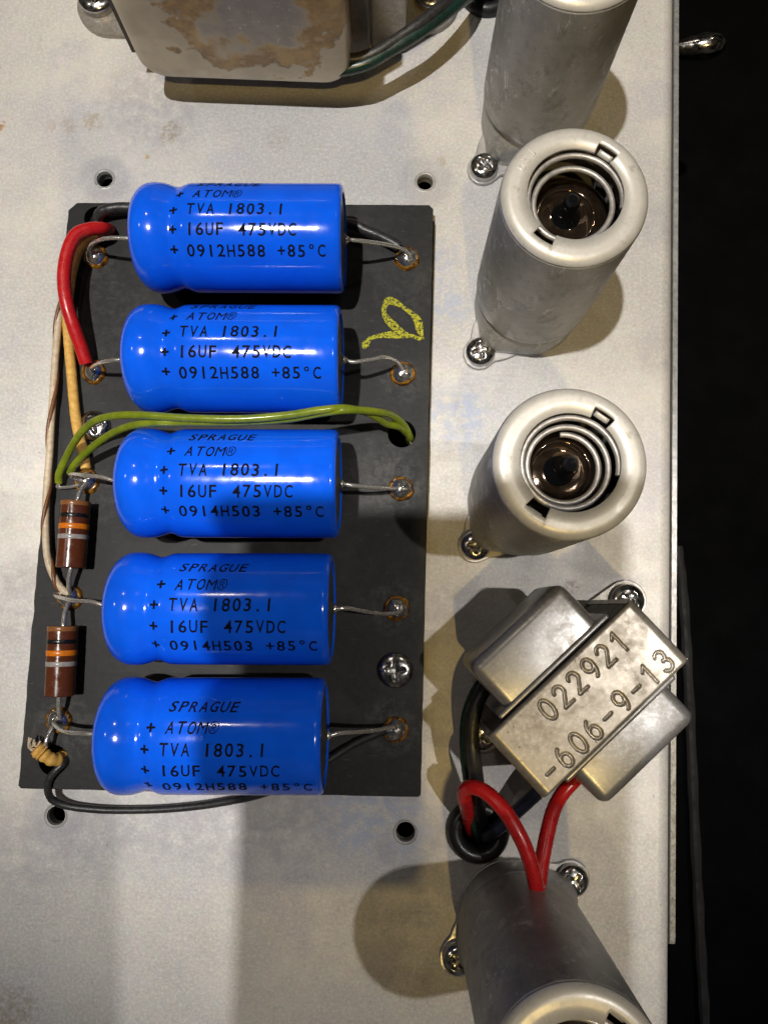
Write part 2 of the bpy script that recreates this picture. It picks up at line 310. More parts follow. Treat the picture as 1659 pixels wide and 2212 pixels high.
def screw_mesh(c, r=3.4, h=2.3, ax=(0, 0, 1), rot=.5, washer=False):
    """pan head with a real cross recess"""
    mb = MB(); a = np.array(ax, float); a /= np.linalg.norm(a); sd = np.array((1, 0, 0) if abs(a[0]) < .9 else (0, 1, 0), float); sd -= sd.dot(a) * a; sd /= np.linalg.norm(sd); t = np.cross(a, sd); c = np.array(c, float)
    rows = []; NR, NS = 22, 72
    for i in range(NR + 1):
        q = i / NR; row = []
        for j in range(NS):
            p = 2 * math.pi * j / NS; rr = q * r; z = h * (.42 + .58 * math.sqrt(max(0, 1 - (q * .985) ** 2.3)))
            x, y = rr * math.cos(p - rot), rr * math.sin(p - rot)
            arm = lambda u, v: max(0, min(1, (.17 * r * (1.25 - .55 * abs(u) / r) - abs(v)) / (.07 * r))) * max(0, min(1, (.60 * r - abs(u)) / (.12 * r)))
            z -= h * .42 * max(arm(x, y), arm(y, x)) * (1.15 - .6 * q)
            row.append(c + a * z + rr * (math.cos(p) * sd + math.sin(p) * t))
        rows.append(row)
    rows.append([c + a * h * .05 + r * 1.0 * (math.cos(2 * math.pi * j / NS) * sd + math.sin(2 * math.pi * j / NS) * t) for j in range(NS)])
    rows.append([c + r * .9 * (math.cos(2 * math.pi * j / NS) * sd + math.sin(2 * math.pi * j / NS) * t) for j in range(NS)])
    mb.grid(rows)
    return mb

# ---------------------------------------------------------------- capacitor board
BT = 4.0
TLb, TRb, BRb, BLb = [un(*p, BT) for p in ((150, 438), (936, 443), (909, 1722), (40, 1703))]
def edge_pts(a, b, n, j):
    out = []
    for k in range(n):
        t = k / n; p = a[:2] + (b[:2] - a[:2]) * t; d = (b - a)[:2]; d = d / np.linalg.norm(d); nn = np.array((-d[1], d[0]))
        out.append(tuple(p + nn * rng.uniform(-j, j)))
    return out
def ch(c, a, b, s):
    d1 = (a - c); d1 = d1 / np.linalg.norm(d1); d2 = (b - c); d2 = d2 / np.linalg.norm(d2); return c + d1 * s, c + d2 * s
board = thing('capacitor_board', 'black fibre eyelet board carrying the five blue capacitors', 'circuit board', tuple((TLb + BRb) / 2 * np.array((1, 1, 0))))
c1 = ch(TLb, BLb, TRb, 1.9); c2 = ch(TRb, TLb, BRb, 1.0); c3 = ch(BRb, TRb, BLb, .5); c4 = ch(BLb, BRb, TLb, .6)
ol = []
for a, b, n, j in ((c1[1], c2[0], 40, .05), (c2[1], c3[0], 60, .07), (c3[1], c4[0], 40, .05), (c4[1], c1[0], 70, .13)): ol += edge_pts(a, b, n, j) + [tuple(b[:2])]
bh = [circ(un(209, 471, BT), 2.9, 30), circ(un(116, 1642, BT), 3.2, 30), circ(un(868, 937, BT), 3.15, 30)]
mb = MB(); mb.plate(ol[::-1], bh, 2.05, BT); tb = part('top_board', mb, MAT['board'], board, 30, .22)
off = np.array((.55, -.5)); mb = MB(); cc = (TLb + BRb)[:2] / 2
ol2 = [tuple(np.array(p) + off - .0 * np.array(p)) for p in ([tuple((TLb + (BLb - TLb) * .006 + (TRb - TLb) * .006)[:2]), tuple((TRb + (BRb - TRb) * .018)[:2]), tuple(BRb[:2] - off * 1.2), tuple(BLb[:2] - off * .6)])]
mb.plate(ol2[::-1], [circ(un(p[0], p[1], BT), 3.3, 30) for p in ((209, 471), (116, 1642), (868, 937))], .05, 2.0); part('backing_board', mb, MAT['board'], board, 30, .15)
CK = crop(800, 500, 3.16)
def chalk(pts, wd):
    P = smooth([un(*CK(*p), BT + .05) for p in pts], 8); mb = MB(); rows = []
    for i, p in enumerate(P):
        d = P[min(i + 1, len(P) - 1)] - P[max(i - 1, 0)]; d /= np.linalg.norm(d); nn = np.array((-d[1], d[0], 0)); f = wd * (.95 + .35 * math.sin(i * .23 + len(pts)) + .25 * rng.rand()) * min(1, .35 + i / 9)
        rows.append([p + nn * f * k + np.array((0, 0, .07 * (1 - k * k))) for k in (-1, -.5, 0, .5, 1)])
    return mb.grid(rows, closed=False)
mb = chalk([(385, 1212), (405, 1165), (450, 1125), (540, 1105), (650, 1100), (760, 1108), (850, 1142)], .62)
c_ = chalk([(862, 1138), (832, 1060), (815, 985), (760, 925), (680, 865), (600, 828), (562, 850), (546, 920), (580, 985), (640, 1040), (710, 1085)], .66)
mb.add([tuple(np.array(v) + (0, 0, .03)) for v in c_.v], c_.f); ck = part('chalk_mark', mb, MAT['chalk'], board); ck['label'] = 'yellow chalk scrawl like a looped numeral'
def joint(px, py, ecc=0., seed=0):
    c = un(px, py, BT); r_ = np.random.RandomState(seed + 50); ph = r_.rand(8) * 6.28
    wob = lambda amp: (lambda r, h, p: r * (1 + amp * (math.sin(2 * p + ph[0]) + .7 * math.sin(3 * p + ph[1]) + .5 * math.sin(5 * p + ph[2]))))
    mb = MB(); mb.lathe([(2.45, -.02), (2.42, .6), (2.2, 1.15), (1.65, 1.75), (.85, 2.1), (.02, 2.2)], c, 40, rmod=wob(.05)); j = part('solder_joint', mb, MAT['solder'], board, 80)
    mb = MB(); mb.lathe([(1.6, .3), (1.85, .66), (2.15, .72), (2.42, .52), (2.5, .0)], c, 40); part('eyelet', mb, MAT['brass'], j, 80)
    mb = MB(); mb.lathe([(2.1, .9), (2.34, 1.0), (2.58, .92), (2.74, .62), (2.84, .22), (2.9, .02)], c, 56, rmod=lambda r, h, p: r * (1 + (.0 if r < 2.7 else .03) * (math.sin(2 * p + ph[3]) + .8 * math.sin(5 * p + ph[4]) + .6 * math.sin(9 * p + ph[5])))); part('flux_residue', mb, MAT['flux'], j, 80)
    return c
JL = [(209, 556), (204, 804), (190, 1040), (153, 1291), (129, 1555)]
JR = [(879, 560), (870, 808), (866, 1056), (857, 1314), (854, 1576)]
for i, p in enumerate(JL + JR): joint(*p, seed=i)
for (px, py, r, rt) in ((855, 1447, 3.75, .08), (207, 922, 3.5, .4)):
    part('screw', screw_mesh(un(px, py, BT), r, 2.0, rot=rt), MAT['chrome'], board, 60)

# ---------------------------------------------------------------- capacitors
CZ = 16.6; CR = 11.35
GL = {}
def glyph(ch):
    if ch in GL: return GL[ch]
    cu = bpy.data.curves.new('g', 'FONT'); cu.body = ch; cu.size = 1.0; cu.offset = 0.0 if ch in '®M' else .013; cu.resolution_u = 3; ob = bpy.data.objects.new('g', cu); C.objects.link(ob)
    me = bpy.data.meshes.new_from_object(ob.evaluated_get(bpy.context.evaluated_depsgraph_get()) if False else ob)
    vs = [(v.co.x, v.co.y) for v in me.vertices]; fs = [tuple(p.vertices) for p in me.polygons]
    bpy.data.objects.remove(ob); bpy.data.curves.remove(cu); bpy.data.meshes.remove(me); GL[ch] = (vs, fs); return GL[ch]
REFH = max(y for x, y in glyph('H')[0])
def text_flat(txt, pitch, h, shear=0., wmax=1.55, jit=.06, heavy=1.0):
    """monospaced printed line -> bmesh-free lists in (u, v)"""
    V, F = [], []
    for i, c in enumerate(txt):
        if c == ' ': continue
        vs, fs = glyph(c); x0 = min(x for x, y in vs); x1 = max(x for x, y in vs); k = h / REFH
        wdt = (x1 - x0) * k; sx = k * (min(1.0, {'M': 1.8, '®': 1.9}.get(c, wmax) / wdt) if c not in '.' else 1); cx = (x0 + x1) / 2
        if c in '1': sx *= 1.0
        dy = rng.uniform(-jit, jit); b = len(V)
        for x, y in vs: yy = y * k + dy; V.append((pitch * i + (x - cx) * sx + shear * yy, yy))
        F += [tuple(b + q for q in f) for f in fs]
    return V, F
def wrap(V, F, O, a, sd, up, r, x0, th0, prof=None):
    """lay a flat print round the sleeve; th grows downwards in the picture"""
    bm = bmesh.new(); bv = [bm.verts.new((x, y, 0)) for x, y in V]
    for f in F:
        try: bm.faces.new([bv[i] for i in f])
        except ValueError: pass
    for yy in np.arange(-.6, 3.2, .3):
        bmesh.ops.bisect_plane(bm, geom=list(bm.verts) + list(bm.edges) + list(bm.faces), plane_co=(0, yy, 0), plane_no=(0, 1, 0))
    bm.verts.index_update(); out = []
    for v in bm.verts:
        th = th0 - (v.co.y - 1.2) / r; rr = r if prof is None else np.interp(x0 + v.co.x, [q[1] for q in prof[9:-6]], [q[0] for q in prof[9:-6]]) + .07; out.append(O + a * (x0 + v.co.x) + rr * (math.cos(th) * up + math.sin(th) * sd))
    fs = [tuple(v.index for v in f.verts) for f in bm.faces]; bm.free(); return out, fs
caps = [((277, 748), (391, 637), (403, 450), '0912H588', 'blue tubular capacitor printed 0912H588 lying over the thick black wire, beside the red wire arch'),
        ((262, 742), (657, 893), (388, 715), '0912H588', 'blue tubular capacitor printed 0912H588 whose lead meets the end of the short red wire'),
        ((248, 737), (925, 1163), (385, 1014), '0914H503', 'blue tubular capacitor printed 0914H503 whose lead meets the end of the green wires'),
        ((225, 722), (1190, 1440), (364, 1306), '0914H503', 'blue tubular capacitor printed 0914H503 wired to the joint between the two brown resistors'),
        ((205, 707), (1462, 1718), (344, 1620), '0912H588', 'blue tubular capacitor printed 0912H588 with the long thin black wire looping beneath it')]
LEADL = [[(250, 514, 16.3), (222, 517, 15), (200, 527, 11), (193, 545, 7), (205, 556, 5.2)],
         [(240, 779, 16), (215, 785, 13.5), (198, 796, 9), (203, 806, 5.2)],
         [(222, 1031, 16), (185, 1027, 14.5), (160, 1024, 11), (152, 1026, 8.5), (165, 1034, 6.5), (190, 1041, 5.4)],
         [(200, 1300, 16), (160, 1297, 14), (128, 1290, 10), (120, 1284, 7), (135, 1284, 6), (152, 1290, 5.4)],
         [(180, 1584, 16), (150, 1582, 14), (130, 1575, 11), (116, 1560, 7.5), (129, 1555, 5.3)]]
LEADR = [[(775, 520, 16), (815, 525, 13.5), (850, 532, 10.5), (875, 541, 8), (886, 556, 6), (879, 562, 5)],
         [(765, 782, 16.3), (800, 777, 15), (830, 772, 13.5), (855, 780, 9), (869, 798, 6), (870, 808, 5)],
         [(765, 1049, 16), (800, 1053, 13), (835, 1055, 9.5), (858, 1056, 6), (868, 1058, 5)],
         [(750, 1314, 16), (790, 1321, 13), (830, 1326, 9), (862, 1322, 6.6), (866, 1308, 6), (857, 1305, 5)],
         [(735, 1583, 16), (775, 1581, 13.5), (815, 1577, 10), (845, 1570, 6.6), (856, 1572, 5)]]
for i, ((xl, xr), (yt, yb), tp, code, lab) in enumerate(caps):
    th = (math.atan((yt - PH / 2) / FPX) + math.atan((yb - PH / 2) / FPX)) / 2; yc = PH / 2 + FPX * math.tan(th)
    A = un(xl, yc - 1.5, CZ); B = un(xr, yc + 1.5, CZ); A[0] = un(xl, yc, CZ + 6.0)[0]; B[0] = un(xr, yc, CZ - 5)[0]; a = B - A; L = np.linalg.norm(a); a /= L; up = np.array((0, 0, 1.)); sd = np.cross(a, up) * 1.0   # sd points to -y
    t = thing('capacitor', lab, 'capacitor', tuple((A + B) / 2 * np.array((1, 1, 0)) + np.array((0, 0, BT))), 'blue capacitors in a row on the board')
    R = CR
    prof = [(.02, .35), (3.0, .3), (R - 5.2, .05)] + [(R - 5.2 + 5.3 * math.sin(q), 4.3 - 4.3 * math.cos(q)) for q in [math.pi / 2 * k / 9 for k in range(1, 10)]]
    prof += [(R + .1, 5.4), (R - .02, 6.6), (R - .35, 7.8), (R - .72, 8.9), (R - .88, 9.7), (R - .78, 10.5), (R - .45, 11.3), (R - .18, 12.0), (R - .05, 12.8), (R - .03, 16), (R - .03, 24), (R - .03, 32), (R - .03, 40), (R - .03, L - 1.3), (R - .12, L - .7), (R - .4, L - .25), (R - .9, L - .02), (R - 1.5, L), (R - 1.7, L - .1), (R - 1.75, L - .6)]
    mb = MB(); mb.lathe(prof, A, 96, a, sd, rmod=lambda r, h, p: r + .3 * (.05 * math.sin(7 * p + i) + .05 * math.sin(4 * p + 2.1 * i) + .03 * math.sin(15 * p)) * math.exp(-((h - 9.8) / 1.9) ** 2) * (r > 5)); bd = part('body', mb, MAT['blue'], t, 50)
    mb = MB(); mb.lathe([(R - 1.6, L - .55), (R - 2.4, L - .5), (R - 2.8, L - .35), (4, L - .35), (1.6, L - .1), (1.0, L + .5), (.02, L + .5)], A, 48, a, sd); part('end_seal', mb, MAT['endcap'], t, 40)
    # text: find where the photo's row touches the sleeve
    d = ray(*tp); o = np.array((0, 0, CAMH)) - A; dp = d - d.dot(a) * a; op = o - o.dot(a) * a
    aa, bb, cq = dp.dot(dp), 2 * dp.dot(op), op.dot(op) - R * R; s_ = (-bb - math.sqrt(bb * bb - 4 * aa * cq)) / 2 / aa
    hit = o + s_ * d; x0 = hit.dot(a) + .75; th0 = math.atan2(hit.dot(sd), hit.dot(up))
    mb = MB(); rows = [('SPRAGUE', .9, -41.5, 1.95, .26, 2.2), ('ATOM®', .9, -20.5, 2.03, .2, 2.3), ('TVA 1803.1', 0, 0, 2.04, .06, 2.45), ('16UF', -.1, 21.3, 2.03, .04, 2.45), (code + ' +85°C', -.1, 42.3, 2.06, .0, 2.4)]
    for txt, dx, da, pit, shr, hh in rows:
        v, f = wrap(*text_flat(txt, pit, hh, shr), A, a, sd, up, R + .012, x0 + dx, th0 + math.radians(da)); mb.add(v, f)
        if txt == '16UF': v, f = wrap(*text_flat('475VDC', pit, hh, shr), A, a, sd, up, R + .012, x0 + dx + 10.7, th0 + math.radians(da)); mb.add(v, f)
        if da > -30:
            q = .85; V = []; F = []
            for (x_0, x_1, y_0, y_1) in [(-q + .425 * k_, -q + .425 * (k_ + 1), -.22, .22) for k_ in range(4)] + [(-.22, .22, .22, q), (-.22, .22, -q, -.22)]:
                b = len(V); V += [(x_0, y_0 + 1.2), (x_1, y_0 + 1.2), (x_1, y_1 + 1.2), (x_0, y_1 + 1.2)]; F.append((b, b + 1, b + 2, b + 3))
            v, f = wrap(V, F, A, a, sd, up, R + .012, x0 - 3.6 + dx * .9 + (.2 if da < 0 else 0), th0 + math.radians(da), prof); mb.add(v, f)
    part('printed_text', mb, MAT['ink'], bd, 80)
    mb = MB(); mb.tube(smooth([A + a * .8, A - a * .6] + [un(*p) for p in LEADL[i]], 8), .45, 10); part('lead', mb, MAT['lead'], t, 80)
    mb = MB(); mb.tube(smooth([B - a * .3, B + a * .8] + [un(*p) for p in LEADR[i]], 8), .45, 10)
    mb.lathe([(.02, .2), (.8, .25), (.85, .75), (.5, 1.0), (.3, 1.3)], B, 16, a, sd); part('lead', mb, MAT['lead'], t, 80)

# ---------------------------------------------------------------- resistors
for (t0, b0, lt, lb, lab) in (((165, 1083), (154, 1227), [(168, 1080, 8.2), (174, 1062, 7.6), (183, 1050, 6.5), (190, 1042, 5.5)], [(154, 1228, 8.2), (150, 1250, 7.5), (150, 1270, 6.5), (153, 1288, 5.4)], 'brown banded carbon resistor between the green wire joint and the cream wire joint'),
                              ((137, 1352), (130, 1503), [(138, 1350, 8.2), (141, 1325, 7.3), (148, 1305, 6.2), (153, 1294, 5.4)], [(129, 1503, 8.2), (128, 1525, 7.5), (129, 1542, 6.5), (131, 1556, 5.4)], 'brown banded carbon resistor between the cream wire joint and the frayed yellow stub')):
    z = 8.0; A = un(*t0, z); B = un(*b0, z); a = B - A; L = np.linalg.norm(a); a /= L; R = 3.15
    t = thing('resistor', lab, 'resistor', tuple((A + B) / 2 * np.array((1, 1, 0)) + np.array((0, 0, BT))), 'banded resistors on the board edge')
    mb = MB(); mb.lathe([(.02, 0), (R - .25, 0), (R, .2), (R, L / 2), (R, L - .2), (R - .25, L), (.02, L)], A, 48, a); part('body', mb, MAT['brown'], t, 30)
    for f0, f1, mt, dr in ((.005, .075, 'bandlb', .03), (.19, .255, 'bandk', .04), (.345, .425, 'bando', .05), (.505, .575, 'bands', .04)):
        mb = MB(); mb.lathe([(R - .02, f0 * L), (R + dr, f0 * L + .08), (R + dr, f1 * L - .08), (R - .02, f1 * L)], A, 48, a); part('colour_band', mb, MAT[mt], t, 60)
    for ends, e in ((lt, A + a * .3), (lb, B - a * .3)):
        mb = MB(); mb.tube(smooth([e] + [un(*p) for p in ends], 8), .5, 10); part('lead', mb, MAT['lead'], t, 80)

# ---------------------------------------------------------------- wires on the board
def wire(pts, r, mat, label, n=9, group=None, name='wire', seg=14, rj=.0):
    P = path(pts, n); rad = [r * (1 + rj * rng.uniform(-1, 1)) for _ in P]; mb = MB(); mb.tube(P, rad, seg)
    return single(name, mb, MAT[mat], label, 'wire', group, 80)
wire([(238, 497, 1.0), (236, 497, 5), (222, 494, 9), (195, 495, 11), (165, 508, 12), (147, 545, 12.5), (139, 600, 12.5), (145, 655, 12), (160, 705, 10.5), (176, 750, 8.5), (187, 785, 7)], 1.5, 'red', 'short thick red vinyl wire arching over the board corner')
wire([(224, 505, 6.2), (195, 516, 6.6), (172, 538, 6.6), (158, 580, 6.3), (149, 640, 6), (147, 700, 5.8), (153, 780, 5.8), (160, 860, 5.8), (167, 920, 6), (180, 975, 6.2), (186, 1012, 6)], 1.15, 'cloth_y', 'yellow cloth covered wire running under the red wire along the board edge', rj=.03)
P = path([(213, 487, 2), (205, 486, 7.5), (180, 494, 9), (150, 535, 8.5), (138, 610, 7), (128, 690, 6.5), (120, 780, 6.2), (113, 890, 6), (108, 980, 6), (101, 1070, 6.2), (100, 1150, 6.3), (105, 1210, 6.4), (124, 1258, 6.4), (148, 1284, 5.6)], 14)
cw = thing('twisted_wire', 'thin cream cloth wire with brown spiral tracer along the board edge', 'wire', tuple(P[60]))
mb = MB(); mb.tube(P, .80, 12); part('insulation', mb, MAT['cloth_w'], cw, 80)
hel = []
for i, p in enumerate(P):
    d = P[min(i + 1, len(P) - 1)] - P[max(i - 1, 0)]; d /= np.linalg.norm(d); u = np.array((0, 0, 1.)); u = u - u.dot(d) * d; u /= np.linalg.norm(u); s_ = np.cross(d, u); q = i * .19
    hel.append(p + .60 * (math.cos(q) * u + math.sin(q) * s_))
mb = MB(); mb.tube(hel, .48, 10); part('tracer', mb, MAT['cloth_b'], cw, 80)
wire([(206, 478, 0), (211, 476, 4), (216, 462, 6.4), (232, 453, 7.2), (260, 449, 7.3), (300, 450, 7.2), (420, 455, 6.6), (600, 465, 6.6), (750, 483, 7.2), (790, 498, 7), (828, 514, 6.5), (862, 533, 6)], 1.25, 'black_cloth', 'thick black cloth wire passing under the capacitor by the board corner', rj=.03)
wire([(128, 1043, 5.8), (129, 1022, 6.8), (148, 980, 9), (172, 940, 13), (205, 910, 17), (250, 898, 21), (310, 897, 23.4), (400, 903, 24.4), (520, 905, 24.6), (620, 897, 24.4), (690, 886, 23.6), (745, 882, 22), (795, 892, 17.5), (835, 915, 12), (862, 922, 9), (880, 938, 4), (884, 953, -3)], .82, 'green', 'olive green wire crossing between capacitors, outer strand of a twisted pair', group='twisted green wires')
wire([(152, 1022, 6.3), (162, 1003, 8), (190, 975, 10.5), (228, 945, 14), (270, 924, 18.5), (320, 914, 22), (400, 912, 23.4), (520, 911, 23.2), (620, 905, 23), (690, 893, 22.5), (745, 886, 22.2), (800, 888, 18.5), (845, 897, 13), (872, 918, 8.5), (886, 945, 4), (888, 958, -3)], .82, 'green', 'olive green wire crossing between capacitors, inner strand of the twisted pair', group='twisted green wires')
mb = MB(); mb.tube(path([(128, 1043, 5.8), (127, 1052, 5.2), (150, 1052, 5), (175, 1047, 5.2), (190, 1042, 5.4)]), .4, 8); single('bare_wire_end', mb, MAT['lead'], 'stripped tinned wire end bent into the solder joint of the green wires', 'wire')
wire([(150, 1600, -2), (148, 1628, 2.2), (139, 1648, 4.6), (122, 1664, 5.2), (108, 1683, 5), (104, 1704, 4.6), (114, 1727, 3.4), (148, 1741, 2.4), (205, 1748, 1.9), (270, 1750, 1.7), (350, 1748, 1.7), (430, 1741, 2.2), (500, 1730, 3.4), (560, 1717, 5.4), (630, 1690, 6.2), (700, 1648, 5.6), (760, 1610, 5.4), (815, 1585, 5.4), (836, 1576, 5.5)], .82, 'black_cloth', 'long thin black waxed wire looping off the board edge and under the end capacitor', rj=.02)
mb = MB(); mb.tube(path([(826, 1582, 5.5), (845, 1574, 5.8), (854, 1574, 5.3)]), .4, 8); single('bare_wire_tip', mb, MAT['lead'], 'tinned end of the black wire entering the solder joint beside the board screw', 'wire')
ys_ = thing('frayed_wire_stub', 'frayed yellow cloth wire stub sticking out of the board corner hole', 'wire', tuple(un(105, 1630, 5)))
P = path([(140, 1632, 1.5), (132, 1640, 4.2), (112, 1640, 6.3), (92, 1627, 7.2), (82, 1617, 7.2)], 7)
mb = MB(); mb.tube(P, [1.35 + .22 * rng.uniform(-1, 1) + (.25 if i > 20 else 0) for i in range(len(P))], 16); part('cloth_sleeve', mb, MAT['cloth_y'], ys_, 60)
for k in range(9):
    e = P[-4] + rng.uniform(-1, 1, 3) * .9; mb = MB(); mb.tube(smooth([e, e + np.array((-1.0, .9, .2)) + rng.uniform(-1, 1, 3) * .6, e + np.array((-1.2, 2.1, .0)) + rng.uniform(-1, 1, 3) * 1.1], 4), .22, 6); part('frayed_thread', mb, MAT['cloth_w'], ys_, 80)
mb = MB(); mb.tube(path([(98, 1618, 7.2), (102, 1598, 7.4), (112, 1576, 6.6), (124, 1560, 5.5)]), .45, 8); part('bare_core', mb, MAT['lead'], ys_, 80)

# ---------------------------------------------------------------- tube sockets with shield cans
def can(mbase, R, H, ear_angles, notch0):
    """thin walled can: flared skirt, groove, body, rolled shoulder, flat ring with two notches"""
    NS = 180; prof = [(R - .75, 1.6), (R - .7, 3), (R - .6, 5), (R - .6, 7), (R - .7, 8.2), (R - .95, 9.0), (R - .75, 9.8), (R - .2, 10.6), (R - .05, 12), (R, 20), (R, 30), (R, 40), (R, H - 1.9)]
    prof += [(R - 1.9 + 1.9 * math.cos(q), H - 1.9 + 1.9 * math.sin(q)) for q in [math.pi / 2 * k / 7 for k in range(1, 8)]] + [(R - 2.6, H), (8.3, H)]
    def rm(r, h, p):
        if h > 9: return r
        e = 0
        for ea in ear_angles:
            d = (p - ea + math.pi) % (2 * math.pi) - math.pi; e = max(e, math.exp(-(d / .30) ** 2))
        return r + 2.1 * e * min(1, (9.2 - h) / 4.5)
    rows = []
    for (r, h) in prof: rows.append([mbase + np.array((rm(r, h, 2 * math.pi * j / NS) * math.cos(2 * math.pi * j / NS), rm(r, h, 2 * math.pi * j / NS) * math.sin(2 * math.pi * j / NS), h)) for j in range(NS)])
    # wavy lower rim: lifted between the ears
    rows[0] = [p + np.array((0, 0, -.9 * max(math.exp(-(((2 * math.pi * j / NS) - ea + math.pi) % (2 * math.pi) - math.pi) ** 2 / .12) for ea in ear_angles))) for j, p in enumerate(rows[0])]
    mb = MB(); mb.grid(rows); n = len(prof); drop = set()
    for j in range(NS):
        p = 2 * math.pi * (j + .5) / NS
        for na in (notch0, notch0 + math.pi):
            if abs((p - na + math.pi) % (2 * math.pi) - math.pi) < .205: drop.add((n - 2) * NS + j)
    mb.f = [f for k, f in enumerate(mb.f) if k not in drop]
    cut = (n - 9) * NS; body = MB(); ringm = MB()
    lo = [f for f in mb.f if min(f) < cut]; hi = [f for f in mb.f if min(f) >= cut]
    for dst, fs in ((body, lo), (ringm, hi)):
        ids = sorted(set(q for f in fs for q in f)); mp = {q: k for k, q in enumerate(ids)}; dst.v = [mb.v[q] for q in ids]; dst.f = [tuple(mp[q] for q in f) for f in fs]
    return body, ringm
def tube_socket(base, scr, H, lab, labT, tube, notch=math.radians(57), number=None, sp=(7.6, 6.5), tip=(0, 0), nturn=1.75):
    base = np.array((base[0], base[1], 0.)); R = 12.85
    t = thing('tube_shield', lab, 'tube shield', tuple(base), 'tube sockets with shields in a row')
    e1 = scr - base; e1[2] = 0; d1 = np.linalg.norm(e1); ang = math.atan2(e1[1], e1[0]); ears = (ang, ang + math.pi)
    # saddle plate (one outline with two ears)
    ol = []
    for k in range(96):
        p = 2 * math.pi * k / 96; r = 12.1
        for ea in ears:
            d = (p - ea + math.pi) % (2 * math.pi) - math.pi
            if abs(d) < 1.2:
                s_ = d1 * math.cos(d); q = (3.9 ** 2 - (d1 * math.sin(d)) ** 2)
                rr = s_ + math.sqrt(q) if q > 0 else 0
                r = max(r, rr, 12.1 + (d1 + 3.9 - 12.1) * max(0, 1 - abs(d) / .55) * .8)
        ol.append((base[0] + r * math.cos(p), base[1] + r * math.sin(p)))
    mb = MB(); mb.plate(ol, [circ(base, 9.5, 40)], .06, .95); part('saddle', mb, MAT['saddle'], t, 30, .2)
    mb = MB(); mb.lathe([(11.2, .9), (11.3, 1.5), (11.2, 7.5), (10.9, 8)], base, 64); part('socket_collar', mb, MAT['saddle'], t, 40)
    for ea in ears:
        part('screw', screw_mesh(base + np.array((d1 * math.cos(ea), d1 * math.sin(ea), .95)), 3.35, 2.6, rot=rng.uniform(0, 1.5)), MAT['chrome'], t, 60)
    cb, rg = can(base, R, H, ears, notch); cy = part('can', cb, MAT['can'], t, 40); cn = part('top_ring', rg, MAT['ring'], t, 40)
    for o_ in (cy, cn): sm = o_.modifiers.new('wall', 'SOLIDIFY'); sm.thickness = .55 * S; sm.offset = -1
    for na in (notch, notch + math.pi):                       # tongues folded down out of the notches
        rad = np.array((math.cos(na), math.sin(na), 0)); tg = np.array((-math.sin(na), math.cos(na), 0)); mb = MB(); rows = []
        for q in range(7):
            aq = q / 6 * math.pi * .62; o = base + rad * (10.2 - .75 * math.sin(aq)) + np.array((0, 0, H - 2.3 + .75 * math.cos(aq)))
            rows.append([o + tg * x for x in (-1.35, -.7, 0, .7, 1.35)])
        mb.grid(rows, closed=False); tn = part('tongue', mb, MAT['ring'], cn, 60); q = tn.modifiers.new('wall', 'SOLIDIFY'); q.thickness = .5 * S
    if number:
        P0 = math.radians(146); mb = MB()
        for k, chr_ in enumerate(number):
            cx = P0 - (k - 1) * -.155; ctr = base + 10.6 * np.array((math.cos(cx), math.sin(cx), 0)); o_ = -np.array((math.cos(cx), math.sin(cx), 0)); u_ = np.array((-o_[1], o_[0], 0)) * -1
            uu = np.array((-math.sin(cx), math.cos(cx), 0)); vv = np.array((math.cos(cx), math.sin(cx), 0))
            for st in STROKE[chr_]: mb.tube([ctr + uu * (x - .3) * 1.5 + vv * (y - .5) * 1.7 * -1 + np.array((0, 0, H + .01)) for x, y in st], .13, 6)
        part('stamped_number', mb, MAT['ring'], cn, 80)
    # spiral spring
    n = int(70 * nturn); P = []
    for k in range(n + 1):
        q = k / n; an = -.2 + q * nturn * 2 * math.pi; r = sp[0] + .9 - (sp[0] + .9 - sp[1]) * min(1, q * 1.15); P.append(base + np.array((r * math.cos(an), r * math.sin(an), H - 1.4 - 1.9 * q * nturn)))
    mb = MB(); mb.tube(P, .52, 10); part('spring', mb, MAT['spring'], t, 80)
    if tube:
        v = thing('vacuum_tube', labT, 'vacuum tube', tuple(base + np.array((0, 0, 1))), 'vacuum tubes inside the shields')
        zt = H - 6.6; mb = MB()
        mb.lathe([(9.6, 3), (9.7, 20), (9.7, zt - 5.6)] + [(9.7 * math.cos(q) ** .72, zt - 5.6 + 4.6 * math.sin(q)) for q in [math.pi / 2 * k / 12 for k in range(1, 12)]] + [(1.9, zt - .8), (1.55, zt - .2)], base, 64, cap0=True); part('glass_envelope', mb, MAT['getter'], v, 80)
        ax = np.array((tip[0], tip[1], 1.)); mb = MB(); mb.lathe([(2.9, -1.4), (2.3, -.6), (1.9, .2), (1.6, 1.2), (1.5, 2.6), (1.45, 3.9), (1.2, 4.8), (.65, 5.4), (.02, 5.65)], base + np.array((0, 0, zt)), 32, ax); part('glass_tip', mb, MAT['tip'], v, 80)
        mb = MB(); mb.lathe([(4.9, 0), (5.2, .22), (5.5, 0), (5.2, -.1)], base + np.array((0, 0, zt - 1.15)), 48); part('seal_ridge', mb, MAT['getter'], v, 80)
    return t
def arc(cx, cy, rx, ry, a0, a1, n=14): return [(cx + rx * math.cos(math.radians(a0 + (a1 - a0) * k / n)), cy + ry * math.sin(math.radians(a0 + (a1 - a0) * k / n))) for k in range(n + 1)]
